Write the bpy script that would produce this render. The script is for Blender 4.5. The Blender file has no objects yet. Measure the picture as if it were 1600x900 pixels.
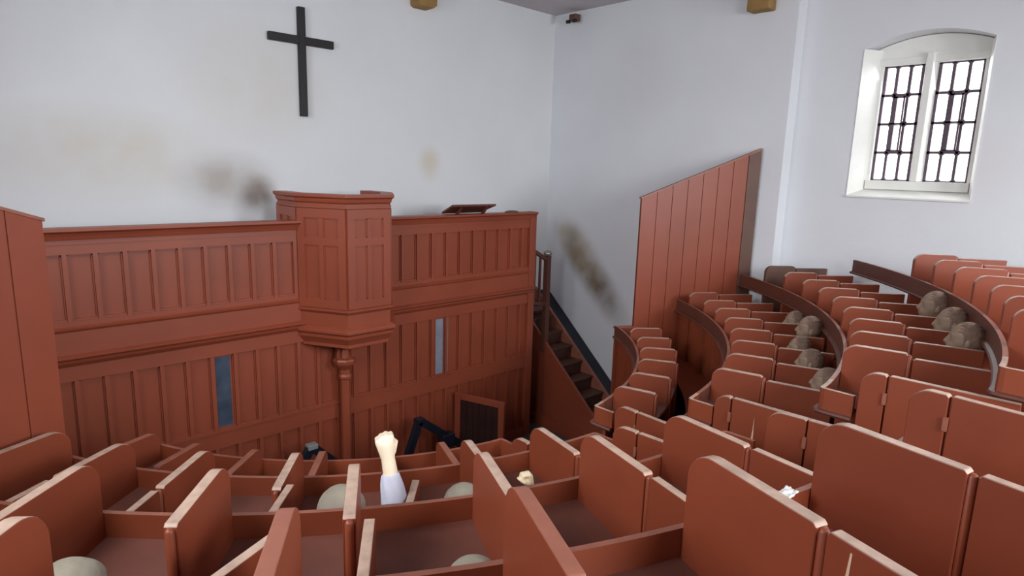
import bpy, bmesh, math, random
from mathutils import Vector, Matrix, noise
random.seed(7)
PI = math.pi
C = bpy.context.scene.collection

# ------------------------------------------------------------------ scale
S = 1.7          # metres per survey unit (camera 2.15 units above the pit floor)
Z0 = 2.15
def W(x, y, z): return Vector((x*S, y*S, (z+Z0)*S))

# ------------------------------------------------------------------ camera
cam_d = bpy.data.cameras.new('camera'); cam = bpy.data.objects.new('camera', cam_d); C.objects.link(cam)
AX = (0.72771515, -0.1069155, 0.6774952); AY = (-0.68524714, -0.15573799, 0.71146471); AZ = (0.02944514, -0.98199529, -0.18659643)
right = Vector((AX[0], AY[0], AZ[0])); down = Vector((AX[1], AY[1], AZ[1])); fwd = Vector((AX[2], AY[2], AZ[2]))
M = Matrix.Identity(4)
for i in range(3):
    M[i][0] = right[i]; M[i][1] = -down[i]; M[i][2] = -fwd[i]
M.translation = W(0, 0, 0)
cam.matrix_world = M
cam_d.sensor_width = 36; cam_d.lens = 982.19/1600*36; cam_d.clip_start = .05
bpy.context.scene.camera = cam

# ------------------------------------------------------------------ light, exposure
vs = bpy.context.scene.view_settings
vs.view_transform = 'Standard'; vs.look = 'None'; vs.gamma = 1; vs.use_curve_mapping = False
vs.exposure = -0.14
wd = bpy.data.worlds.new('overcast_sky'); bpy.context.scene.world = wd; wd.use_nodes = True
wn = wd.node_tree.nodes['Background']; wn.inputs[0].default_value = (.93, .96, 1, 1); wn.inputs[1].default_value = 3.2
def area(name, loc, direction, sx, sy, power, col=(1, 1, 1)):
    l = bpy.data.lights.new(name, 'AREA'); l.shape = 'RECTANGLE'; l.size = sx; l.size_y = sy; l.energy = power; l.color = col; l.spread = math.radians(135)
    o = bpy.data.objects.new(name, l); C.objects.link(o); o.location = loc
    o.rotation_euler = Vector(direction).to_track_quat('-Z', 'Y').to_euler(); return o
# daylight entering through the openings (windows in the rear and side walls); far side lamp is added fill
area('daylight_rear', W(1.0, -1.66, .35), (.2, 1, -.66), 1.5, 1.7, 132, (.93, .96, 1))
area('daylight_rear_far', W(3.0, -1.66, .35), (-.05, 1, -.66), 1.5, 1.7, 150, (.93, .96, 1))
area('daylight_side', W(-.52, 1.14, .35), (1, .2, -.6), 1.1, 1.4, 52, (.93, .96, 1))
area('fill_side_far', W(-.52, 2.55, .55), (1, -.05, -.4), 1.1, 1.3, 42, (.93, .96, 1))  # added fill to brighten the right wall; its opening is invented
area('daylight_window', W(4.5, 1.13, .35), (-1, 0, -.35), .95, 1.2, 26, (.93, .96, 1))

# ------------------------------------------------------------------ materials
def s2l(c): return tuple(((v/255)/12.92 if v/255 <= .04045 else ((v/255+.055)/1.055)**2.4) for v in c)
def mat(name, rgb, rough=.5, vary=.12, scale=6, bump=0.0, bscale=40, spec=.5, chips=None, metal=0, rand=.0, coat=0):
    m = bpy.data.materials.new(name); m.use_nodes = True; nt = m.node_tree; N = nt.nodes; L = nt.links
    b = N['Principled BSDF']; c = s2l(rgb)
    tc = N.new('ShaderNodeTexCoord'); nz = N.new('ShaderNodeTexNoise'); nz.inputs['Scale'].default_value = scale; nz.inputs['Detail'].default_value = 6
    L.new(tc.outputs['Object'], nz.inputs['Vector'])
    r = N.new('ShaderNodeValToRGB'); r.color_ramp.elements[0].position = .3; r.color_ramp.elements[1].position = .72
    r.color_ramp.elements[0].color = (*[v*(1-vary) for v in c], 1); r.color_ramp.elements[1].color = (*[min(1, v*(1+vary)) for v in c], 1)
    L.new(nz.outputs['Fac'], r.inputs['Fac']); out = r.outputs['Color']
    if rand:
        oi = N.new('ShaderNodeObjectInfo'); mr = N.new('ShaderNodeMapRange'); mr.inputs[3].default_value = 1-rand; mr.inputs[4].default_value = 1+rand
        L.new(oi.outputs['Random'], mr.inputs[0]); hs = N.new('ShaderNodeHueSaturation'); L.new(out, hs.inputs['Color']); L.new(mr.outputs[0], hs.inputs['Value']); out = hs.outputs['Color']
    if chips:
        n2 = N.new('ShaderNodeTexNoise'); n2.inputs['Scale'].default_value = 26; n2.inputs['Detail'].default_value = 3; L.new(tc.outputs['Object'], n2.inputs['Vector'])
        r2 = N.new('ShaderNodeValToRGB'); r2.color_ramp.elements[0].position = chips[1]; r2.color_ramp.elements[1].position = chips[1]+.02
        L.new(n2.outputs['Fac'], r2.inputs['Fac']); mx = N.new('ShaderNodeMixRGB'); L.new(r2.outputs['Color'], mx.inputs[0]); L.new(out, mx.inputs[1])
        mx.inputs[2].default_value = (*s2l(chips[0]), 1); out = mx.outputs[0]
    L.new(out, b.inputs['Base Color'])
    b.inputs['Roughness'].default_value = rough; b.inputs['Specular IOR Level'].default_value = spec; b.inputs['Metallic'].default_value = metal
    b.inputs['Coat Weight'].default_value = coat
    if bump:
        n3 = N.new('ShaderNodeTexNoise'); n3.inputs['Scale'].default_value = bscale; n3.inputs['Detail'].default_value = 4; L.new(tc.outputs['Object'], n3.inputs['Vector'])
        bp = N.new('ShaderNodeBump'); bp.inputs['Strength'].default_value = bump; bp.inputs['Distance'].default_value = .01
        L.new(n3.outputs['Fac'], bp.inputs['Height']); L.new(bp.outputs[0], b.inputs['Normal'])
    return m
PAINT = mat('red_brown_gloss_paint', (136, 66, 41), .42, .10, 3, .05, 12, chips=((205, 165, 140), .765))
PANELP = mat('red_brown_panel_paint', (132, 63, 40), .42, .12, 2, .05, 10, rand=.06, chips=((196, 150, 125), .80))
SHELFM = mat('dusty_shelf_board', (112, 68, 57), .5, .15, 5, .05, 20)
SCREEN = mat('red_screen_paint', (140, 68, 46), .42, .10, 1.5, .05, 8)
WORNLIT = mat('worn_skylit_top_edge', (180, 152, 134), .5, .24, 16, .15, 30)  # worn edge, with skylight reflection paled into the colour
WORNLITB = mat('rubbed_skylit_brown_edge', (146, 90, 72), .45, .14, 12, .1, 30)  # rubbed brown edge, skylight on upward faces mixed into the colour
DARK = mat('dark_wood_rail_shade', (98, 56, 44), .5, .15, 4, .05, 20)  # dark wood; also stands in for shade on the right-block rails
DARKP = mat('dark_brown_plank', (96, 66, 54), .5, .15, 4, .05, 20)
STAIRM = mat('dark_stair_wood', (84, 52, 40), .55, .2, 5)
FLOORM = mat('grey_stone_floor', (92, 88, 86), .6, .15, 2, .1, 20)
TIERM = mat('dusty_tier_floor', (80, 50, 42), .7, .2, 4)
GATEP = mat('dark_gate_plank', (48, 24, 20), .5, .2, 5)  # planks much darker than the gate frame
BLACK = mat('black_painted_wood', (22, 18, 20), .55, .2, 5)
IRON = mat('iron_glazing_bar', (86, 66, 80), .5, .2, 10)
STONE = mat('white_painted_stone', (232, 232, 226), .7, .03, 5, .1, 30)
CEIL = mat('grey_ceiling_plaster', (190, 182, 184), .9, .05, 3)
TIMBER = mat('yellowed_timber', (150, 116, 66), .7, .2, 8)
STAND = mat('black_blue_metal', (30, 34, 46), .35, .2, 5, metal=.3)
STANDTOP = mat('grey_metal_cap', (130, 132, 132), .4, .1, 5)
CLAY = mat('brown_sculpted_hair', (124, 100, 84), .7, .28, 22, .5, 60)
SKINC = mat('aged_dummy_skin', (150, 126, 106), .6, .15, 20)
CAPM = mat('pale_grey_cloth_cap', (142, 134, 118), .85, .10, 9, .3, 50)
CLOTH = mat('dull_brown_cloth', (70, 58, 52), .9, .2, 12)
PALE = mat('pale_waxy_skin', (236, 216, 188), .45, .03, 10)
SHIRT = mat('white_shirt_cloth', (190, 190, 204), .85, .03, 8, .2, 40)
BEIGE = mat('beige_waxy_skin', (226, 206, 170), .5, .06, 10)
CHIP = mat('pale_crack_filler', (214, 180, 150), .7, .1, 20)
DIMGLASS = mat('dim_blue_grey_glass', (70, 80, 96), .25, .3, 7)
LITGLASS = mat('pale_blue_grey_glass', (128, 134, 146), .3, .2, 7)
BRASS = mat('tarnished_knob', (150, 146, 142), .35, .1, 5, metal=.5)
PAPER = mat('white_paper', (235, 236, 232), .8, .03, 5)
GLASS = bpy.data.materials.new('clear_window_glass'); GLASS.use_nodes = True
_n = GLASS.node_tree.nodes; _l = GLASS.node_tree.links; _n.clear()
_o = _n.new('ShaderNodeOutputMaterial'); _t = _n.new('ShaderNodeBsdfTransparent'); _g = _n.new('ShaderNodeBsdfGlossy'); _m = _n.new('ShaderNodeMixShader')
_g.inputs['Roughness'].default_value = .05; _m.inputs[0].default_value = .06
_l.new(_t.outputs[0], _m.inputs[1]); _l.new(_g.outputs[0], _m.inputs[2]); _l.new(_m.outputs[0], _o.inputs[0])

def plaster(name, rgb, stains, bscale=14):
    """white limewash; stains = list of (centre xyz, radii xyz, shear, colour, amount) in metres"""
    m = bpy.data.materials.new(name); m.use_nodes = True; nt = m.node_tree; N = nt.nodes; L = nt.links; b = N['Principled BSDF']
    ge = N.new('ShaderNodeNewGeometry'); nz = N.new('ShaderNodeTexNoise'); nz.inputs['Scale'].default_value = 1.3; nz.inputs['Detail'].default_value = 8
    L.new(ge.outputs['Position'], nz.inputs['Vector']); c = s2l(rgb)
    r = N.new('ShaderNodeValToRGB'); r.color_ramp.elements[0].position = .25; r.color_ramp.elements[1].position = .8
    r.color_ramp.elements[0].color = (*[v*.93 for v in c], 1); r.color_ramp.elements[1].color = (*c, 1); L.new(nz.outputs['Fac'], r.inputs['Fac']); out = r.outputs['Color']
    n2 = N.new('ShaderNodeTexNoise'); n2.inputs['Scale'].default_value = 2.6; n2.inputs['Detail'].default_value = 6; L.new(ge.outputs['Position'], n2.inputs['Vector'])
    for cen, rad, rot, col, amt in stains:
        mp = N.new('ShaderNodeMapping'); mp.vector_type = 'TEXTURE'; mp.inputs['Location'].default_value = cen; mp.inputs['Rotation'].default_value = rot; mp.inputs['Scale'].default_value = rad
        L.new(ge.outputs['Position'], mp.inputs['Vector'])
        ln = N.new('ShaderNodeVectorMath'); ln.operation = 'LENGTH'; L.new(mp.outputs[0], ln.inputs[0])
        mr = N.new('ShaderNodeMapRange'); mr.interpolation_type = 'SMOOTHSTEP'; mr.inputs[1].default_value = 1; mr.inputs[2].default_value = .15; mr.inputs[3].default_value = 0; mr.inputs[4].default_value = 1
        L.new(ln.outputs['Value'], mr.inputs[0])
        m2 = N.new('ShaderNodeMapRange'); m2.inputs[1].default_value = .05; m2.inputs[2].default_value = .62; L.new(n2.outputs['Fac'], m2.inputs[0])
        mu = N.new('ShaderNodeMath'); mu.operation = 'MULTIPLY'; L.new(mr.outputs[0], mu.inputs[0]); L.new(m2.outputs[0], mu.inputs[1])
        m3 = N.new('ShaderNodeMath'); m3.operation = 'MULTIPLY'; L.new(mu.outputs[0], m3.inputs[0]); m3.inputs[1].default_value = amt
        mx = N.new('ShaderNodeMixRGB'); L.new(m3.outputs[0], mx.inputs[0]); L.new(out, mx.inputs[1]); mx.inputs[2].default_value = (*s2l(col), 1); out = mx.outputs[0]
    L.new(out, b.inputs['Base Color']); b.inputs['Roughness'].default_value = .9
    n3 = N.new('ShaderNodeTexNoise'); n3.inputs['Scale'].default_value = bscale; n3.inputs['Detail'].default_value = 5; L.new(ge.outputs['Position'], n3.inputs['Vector'])
    bp = N.new('ShaderNodeBump'); bp.inputs['Strength'].default_value = .25; bp.inputs['Distance'].default_value = .01; L.new(n3.outputs['Fac'], bp.inputs['Height']); L.new(bp.outputs[0], b.inputs['Normal'])
    return m
def st(x, y, z, rx, ry, rz, rot, col, amt): return (tuple(W(x, y, z)), (rx*S, ry*S, rz*S), rot, col, amt)
PL_FRONT = plaster('limewash_front_wall', (226, 228, 230), [
    st(.75, 3.93, .02, .75, .5, .32, (0, 0, 0), (196, 186, 160), .45),
    st(1.38, 3.93, -.12, .38, .5, .22, (0, 0, 0), (150, 138, 122), .6),
    st(1.55, 3.93, -.2, .16, .5, .16, (0, 0, 0), (120, 104, 92), .8),
    st(1.6, 3.93, .45, .6, .5, .5, (0, 0, 0), (205, 196, 176), .35),
    st(2.85, 3.93, .02, .14, .5, .18, (0, 0, 0), (206, 192, 164), .6)])
PL_RIGHT = plaster('limewash_right_wall', (226, 228, 232), [
    st(4.16, 3.40, -.86, .5, .2, .72, (-.78, 0, 0), (112, 92, 72), 1.0),
    st(4.16, 3.56, -.66, .5, .22, .5, (-.78, 0, 0), (178, 160, 128), .6),
    st(4.16, 3.05, .7, .5, .5, .5, (0, 0, 0), (205, 205, 206), .5)])
PL_WIN = plaster('limewash_window_wall', (226, 228, 232), [st(4.28, .9, .1, .5, .5, .3, (0, 0, 0), (214, 210, 204), .4)])

# ------------------------------------------------------------------ mesh helpers
def link(name, bm, mats, parent=None, smooth=False, bevel=0, mw=None):
    me = bpy.data.meshes.new(name); bmesh.ops.recalc_face_normals(bm, faces=bm.faces); bm.to_mesh(me); bm.free()
    for m in (mats if isinstance(mats, (list, tuple)) else [mats]): me.materials.append(m)
    if smooth:
        for p in me.polygons: p.use_smooth = True
    o = bpy.data.objects.new(name, me); C.objects.link(o)
    if parent: o.parent = parent
    if bevel:
        b = o.modifiers.new('bevel', 'BEVEL'); b.width = bevel; b.segments = 2; b.limit_method = 'ANGLE'; b.angle_limit = math.radians(40)
    return o
def empty(name, label, cat, loc=(0, 0, 0), rz=0, group=None):
    o = bpy.data.objects.new(name, None); C.objects.link(o); o.location = loc; o.rotation_euler = (0, 0, rz); o.empty_display_size = .1
    o['label'] = label; o['category'] = cat
    if group: o['group'] = group
    return o
def tag(o, label, cat, group=None):
    o['label'] = label; o['category'] = cat
    if group: o['group'] = group
    return o
def struct(o): o['kind'] = 'structure'; return o
def box(bm, a, b, mi=0):
    x0, y0, z0 = a; x1, y1, z1 = b
    v = [bm.verts.new(p) for p in ((x0, y0, z0), (x1, y0, z0), (x1, y1, z0), (x0, y1, z0), (x0, y0, z1), (x1, y0, z1), (x1, y1, z1), (x0, y1, z1))]
    for f in ((3, 2, 1, 0), (4, 5, 6, 7), (0, 1, 5, 4), (1, 2, 6, 5), (2, 3, 7, 6), (3, 0, 4, 7)):
        bm.faces.new([v[i] for i in f]).material_index = mi
    return v
def ubox(bm, a, b, mi=0):   # box in survey units -> metres
    a = W(*a); b = W(*b); return box(bm, [min(a[i], b[i]) for i in range(3)], [max(a[i], b[i]) for i in range(3)], mi)
def prism(bm, poly, axis, d0, d1, mi=0):
    """extrude 2D poly; axis 'y': poly in xz; 'x': poly in yz; 'z': poly in xy"""
    def P(p, d): return {'y': (p[0], d, p[1]), 'x': (d, p[0], p[1]), 'z': (p[0], p[1], d)}[axis]
    a = [bm.verts.new(P(p, d0)) for p in poly]; b = [bm.verts.new(P(p, d1)) for p in poly]; n = len(poly)
    fs = [bm.faces.new(a), bm.faces.new(b[::-1])]
    for i in range(n): fs.append(bm.faces.new((a[i], a[(i+1) % n], b[(i+1) % n], b[i])))
    for f in fs: f.material_index = mi
    return fs
def sweep(bm, path, prof, mi=0, top_mi=None, side=1):
    """path: plan points (metres); prof: closed list of (offset, z); offset grows to the left of travel when side=1. Mitred."""
    n = len(path); rings = []
    for i, p in enumerate(path):
        p = Vector(p)
        d0 = (p-Vector(path[i-1])).normalized() if i else None; d1 = (Vector(path[i+1])-p).normalized() if i < n-1 else None
        if d0 is None: d0 = d1
        if d1 is None: d1 = d0
        n0 = Vector((-d0.y, d0.x)); n1 = Vector((-d1.y, d1.x)); m = (n0+n1).normalized(); k = 1/max(.5, m.dot(n0))
        rings.append([bm.verts.new((p.x+m.x*o*k*side, p.y+m.y*o*k*side, z)) for o, z in prof])
    q = len(prof)
    for i in range(n-1):
        for j in range(q):
            f = bm.faces.new((rings[i][j], rings[i][(j+1) % q], rings[i+1][(j+1) % q], rings[i+1][j])); f.material_index = mi
    bm.faces.new(rings[0][::-1]); bm.faces.new(rings[-1])
    if top_mi is not None:
        bm.normal_update()
        zs = max(z for o, z in prof)
        for f in bm.faces:
            if abs(f.normal.z) > .9 and abs(f.calc_center_median().z-zs) < 1e-4: f.material_index = top_mi
def tube(bm, a, b, r0, r1=None, seg=12, mi=0):
    a = Vector(a); b = Vector(b); r1 = r0 if r1 is None else r1; q = (b-a).to_track_quat('Z', 'Y')
    A = [bm.verts.new(a+q @ Vector((math.cos(t)*r0, math.sin(t)*r0, 0))) for t in [2*PI*i/seg for i in range(seg)]]
    B = [bm.verts.new(b+q @ Vector((math.cos(t)*r1, math.sin(t)*r1, 0))) for t in [2*PI*i/seg for i in range(seg)]]
    bm.faces.new(A[::-1]); bm.faces.new(B)
    for i in range(seg): bm.faces.new((A[i], A[(i+1) % seg], B[(i+1) % seg], B[i])).material_index = mi
def bar(bm, a, b, w, h):
    """rectangular bar from a to b"""
    a = Vector(a); b = Vector(b); q = (b-a).to_track_quat('X', 'Z'); L = (b-a).length
    vs_ = box(bm, (0, -w/2, -h/2), (L, w/2, h/2))
    for v in vs_: v.co = a+q @ v.co
def lathe(bm, c, prof, seg=16, a0=0):
    rings = [[bm.verts.new((c[0]+r*math.cos(a0+2*PI*i/seg), c[1]+r*math.sin(a0+2*PI*i/seg), z)) for i in range(seg)] for r, z in prof]
    for k in range(len(rings)-1):
        for i in range(seg): bm.faces.new((rings[k][i], rings[k][(i+1) % seg], rings[k+1][(i+1) % seg], rings[k+1][i]))
    bm.faces.new(rings[0][::-1]); bm.faces.new(rings[-1])
def ball(bm, c, r, sc=(1, 1, 1), seg=16, rot=None):
    m = Matrix.Translation(c) @ (rot.to_4x4() if rot else Matrix.Identity(4)) @ Matrix.Diagonal((r*sc[0], r*sc[1], r*sc[2], 1))
    bmesh.ops.create_uvsphere(bm, u_segments=seg, v_segments=max(8, seg//2+2), radius=1, matrix=m)
def caps(bm, a, b, r0, r1, seg=14):
    tube(bm, a, b, r0, r1, seg); ball(bm, a, r0, seg=seg); ball(bm, b, r1, seg=seg)

# ------------------------------------------------------------------ ROOM
XL, XR, XW, YF, YB, ZC = -.44, 4.16, 4.28, 3.93, -1.6, 1.292
bm = bmesh.new(); ubox(bm, (XL-.2, YB-.2, -2.3), (XW+.3, YF+.2, -2.15)); struct(link('floor', bm, FLOORM))
bm = bmesh.new(); ubox(bm, (XL-.2, YB-.2, ZC), (XW+.3, YF+.2, ZC+.1)); struct(link('ceiling', bm, CEIL))
bm = bmesh.new(); ubox(bm, (XL-.2, YF, -2.15), (XW+.3, YF+.2, ZC)); struct(link('wall_front', bm, PL_FRONT))
bm = bmesh.new(); ubox(bm, (XR, 1.84, -2.15), (XW+.3, YF, ZC)); struct(link('wall_right', bm, PL_RIGHT))
# rear wall with two window openings, left wall with one and an opening added for the fill lamp
def wall_open_y(name, y0, y1, x0, x1, ops, m):
    bm = bmesh.new(); xs = x0
    for (a, b, z0, z1) in ops:
        ubox(bm, (xs, y0, -2.15), (a, y1, ZC)); ubox(bm, (a, y0, -2.15), (b, y1, z0)); ubox(bm, (a, y0, z1), (b, y1, ZC)); xs = b
    ubox(bm, (xs, y0, -2.15), (x1, y1, ZC)); return struct(link(name, bm, m))
wall_open_y('wall_back', YB-.2, YB, XL-.2, XW+.3, [(.55, 1.45, -.15, .85), (2.55, 3.45, -.15, .85)], PL_WIN)
bm = bmesh.new()
ubox(bm, (XL-.2, YB, -2.15), (XL, .8, ZC)); ubox(bm, (XL-.2, 1.47, -2.15), (XL, 2.2, ZC)); ubox(bm, (XL-.2, 2.9, -2.15), (XL, YF, ZC)); ubox(bm, (XL-.2, 2.2, -2.15), (XL, 2.9, .15)); ubox(bm, (XL-.2, 2.2, .95), (XL, 2.9, ZC)); ubox(bm, (XL-.2, .8, -2.15), (XL, 1.47, -.1)); ubox(bm, (XL-.2, .8, .8), (XL, 1.47, ZC))
struct(link('wall_left', bm, PL_WIN))
# window wall: deep splayed opening with a segmental arch
WY0, WY1, WZ0, WZS, WZC = .818, 1.466, -.108, .772, .843
ext = .30
def arch(y0, y1, zs, zc, n=14):
    w = (y1-y0)/2; h = zc-zs; R = (w*w+h*h)/(2*h); cy = (y0+y1)/2; cz = zc-R; t = math.asin(w/R)
    return [(cy+R*math.sin(-t+2*t*i/n), cz+R*math.cos(-t+2*t*i/n)) for i in range(n+1)]
bm = bmesh.new()
ubox(bm, (XW, YB, -2.15), (XW+ext, WY0, ZC)); ubox(bm, (XW, WY1, -2.15), (XW+ext, 1.86, ZC)); ubox(bm, (XW, WY0, -2.15), (XW+ext, WY1, WZ0))
A = arch(WY0, WY1, WZS, WZC)
prism(bm, [(p[0]*S, (p[1]+Z0)*S) for p in A]+[(WY1*S, (ZC+Z0)*S), (WY0*S, (ZC+Z0)*S)], 'x', XW*S, (XW+ext)*S)
struct(link('wall_window', bm, PL_WIN))
# window: painted stone surround, lunette, mullion, sill, leaded lights
win = bpy.data.objects.new('window_1', None); C.objects.link(win); win.location = W(XW, 1.14, WZ0); struct(win)
def wpart(name, bm, m, parent=win, bevel=0):
    o = link(name, bm, m, None, bevel=bevel); o.parent = parent
    o.matrix_parent_inverse = Matrix.Translation(-win.location) if parent is win else Matrix.Identity(4)
    return o
IX = XW+.13; IY0, IY1, IZ0, IZ1 = .858, 1.405, -.005, .715      # inner frame
bm = bmesh.new()
def quadu(bm, pts):
    return bm.faces.new([bm.verts.new(W(*p)) for p in pts])
# splayed jambs and sill as solid wedges, arched soffit
prism(bm, [((XW-.004)*S, WY1*S), ((XW+.2)*S, (WY1)*S), ((XW+.2)*S, (IY1)*S), (IX*S, (IY1)*S)], 'z', (WZ0+Z0)*S, (WZS+Z0)*S)
prism(bm, [((XW-.004)*S, WY0*S), (IX*S, IY0*S), ((XW+.2)*S, IY0*S), ((XW+.2)*S, WY0*S)], 'z', (WZ0+Z0)*S, (WZS+Z0)*S)
wpart('jamb_reveal', bm, STONE)
bm = bmesh.new(); prism(bm, [((XW-.012)*S, (WZ0-.004+Z0)*S), ((XW-.012)*S, (WZ0+.006+Z0)*S), (IX*S, (IZ0-.055+Z0)*S), ((XW+.2)*S, (IZ0-.055+Z0)*S), ((XW+.2)*S, (WZ0+Z0-.004)*S)], 'y', (WY0-.0)*S, (WY1+.0)*S)
wpart('sloping_sill', bm, STONE)
bm = bmesh.new(); ubox(bm, (IX-.02, IY0-.0, IZ0-.055), (IX+.06, IY1, IZ0)); wpart('bottom_rail', bm, STONE, bevel=.006)
bm = bmesh.new(); A2 = arch(WY0+.004, WY1-.004, WZS-.004, WZC-.004)
prism(bm, [(p[0]*S, (p[1]+Z0)*S) for p in A2]+[((WY1-.004)*S, (IZ1+Z0)*S), ((WY0+.004)*S, (IZ1+Z0)*S)], 'x', (IX+.012)*S, (IX+.1)*S); wpart('arched_lunette', bm, STONE)
bm = bmesh.new(); ubox(bm, (IX-.012, WY0+.02, IZ1-.035), (IX+.06, WY1-.02, IZ1+.004)); wpart('top_rail', bm, STONE, bevel=.006)
MY = 1.138
bm = bmesh.new(); prism(bm, [((IX-.03)*S, (MY-.018)*S), ((IX-.03)*S, (MY+.018)*S), ((IX+.03)*S, (MY+.036)*S), ((IX+.08)*S, (MY+.036)*S), ((IX+.08)*S, (MY-.036)*S), ((IX+.03)*S, (MY-.036)*S)], 'z', (IZ0+Z0)*S, (IZ1+.02+Z0)*S)
wpart('mullion', bm, STONE, bevel=.006)
bm = bmesh.new(); ubox(bm, (IX+.0, IY0, IZ0), (IX+.06, IY0+.016, IZ1)); ubox(bm, (IX+.0, IY1-.016, IZ0), (IX+.06, IY1, IZ1)); wpart('side_frame', bm, STONE)
GX = IX+.035
for (a, b) in ((IY0+.016, MY-.036), (MY+.036, IY1-.016)):
    lt = bmesh.new(); w = (b-a)/3; hh = (IZ1-.035-IZ0)/4; t = .0075
    for i in range(4): ubox(lt, (GX-.008, a+i*w-t+(t if i == 0 else 0)-(t if i == 3 else 0), IZ0), (GX+.008, a+i*w+t+(t if i == 0 else 0)-(t if i == 3 else 0), IZ1-.035))
    for i in range(5): ubox(lt, (GX-.008, a, max(IZ0, IZ0+i*hh-t)), (GX+.008, b, min(IZ1-.035, IZ0+i*hh+t)))
    # rounded pane corners
    for i in range(3):
        for j in range(4):
            for sx, sy in ((0, 0), (1, 0), (0, 1), (1, 1)):
                cy = a+(i+sx)*w; cz = IZ0+(j+sy)*hh; dy = .024*(1 if sx == 0 else -1); dz = .024*(1 if sy == 0 else -1)
                prism(lt, [(cy*S, (cz+Z0)*S), ((cy+dy)*S, (cz+Z0)*S), (cy*S, (cz+dz+Z0)*S)], 'x', (GX-.006)*S, (GX+.006)*S)
    fr = wpart('leaded_light', lt, IRON)
    pb = bmesh.new(); ubox(pb, (GX-.002, a, IZ0), (GX+.002, b, IZ1-.035)); o = link('glass_pane', pb, GLASS); o.parent = fr
    cb = bmesh.new(); y1 = a+2*w-.004; y0 = a+w+.006; z0 = IZ0+hh; z1 = IZ0+3*hh
    # small iron casement standing ajar in the middle column
    ubox(cb, (GX-.03, y1-.022, z0+.01), (GX-.01, y1-.0, z1-.01)); ubox(cb, (GX-.03, y0, z0+.01), (GX-.018, y0+.008, z1-.01)); ubox(cb, (GX-.03, y0, z0+.005), (GX-.018, y1, z0+.016)); ubox(cb, (GX-.03, y0, z1-.02), (GX-.018, y1, z1-.01)); ubox(cb, (GX-.03, y0, (z0+z1)/2-.004), (GX-.018, y1, (z0+z1)/2+.006))
    o = link('small_casement', cb, IRON); o.parent = fr
    for o in (fr,): pass
bpy.context.view_layer.update()

# ceiling fitting, corbels
bm = bmesh.new(); prism(bm, [(2.675*S, (1.10+Z0)*S), (2.70*S, (1.088+Z0)*S), (2.80*S, (1.088+Z0)*S), (2.832*S, (1.11+Z0)*S), (2.832*S, (ZC+Z0)*S), (2.675*S, (ZC+Z0)*S)], 'y', (YF-.11)*S, YF*S)
tag(link('timber_corbel', bm, TIMBER, bevel=.01), 'sandy timber beam end on the front wall right of the cross', 'beam end')
bm = bmesh.new(); ubox(bm, (XR-.10, 1.99, 1.045), (XR, 2.14, ZC)); tag(link('timber_corbel', bm, TIMBER, bevel=.01), 'sandy timber beam end high on the side wall near the window recess', 'beam end')
t = empty('ceiling_sensor', 'small dark box fitting in the corner where wall meets ceiling', 'sensor', W(4.1, 3.66, 1.22))
bm = bmesh.new(); box(bm, (-.05, -.06, -.035), (.06, .06, .06)); link('housing', bm, DARKP, t, bevel=.01)
bm = bmesh.new(); box(bm, (-.075, -.09, -.06), (-.04, -.03, -.02)); link('lens', bm, BLACK, t); bm = bmesh.new(); box(bm, (-.075, .03, -.06), (-.04, .09, -.02)); link('lens', bm, BLACK, t)
# wooden cross
bm = bmesh.new(); zc = .742
YC = YF-.001; ubox(bm, (1.837, YF-.03, .286), (1.882, YC, .938)); ubox(bm, (1.648, YF-.031, zc-.024), (1.837, YC, zc+.024)); ubox(bm, (1.882, YF-.031, zc-.024), (2.070, YC, zc+.024))
tag(link('wooden_cross', bm, BLACK, bevel=.004), 'large plain black wooden cross fixed to the white wall above the pulpit', 'cross')

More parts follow.
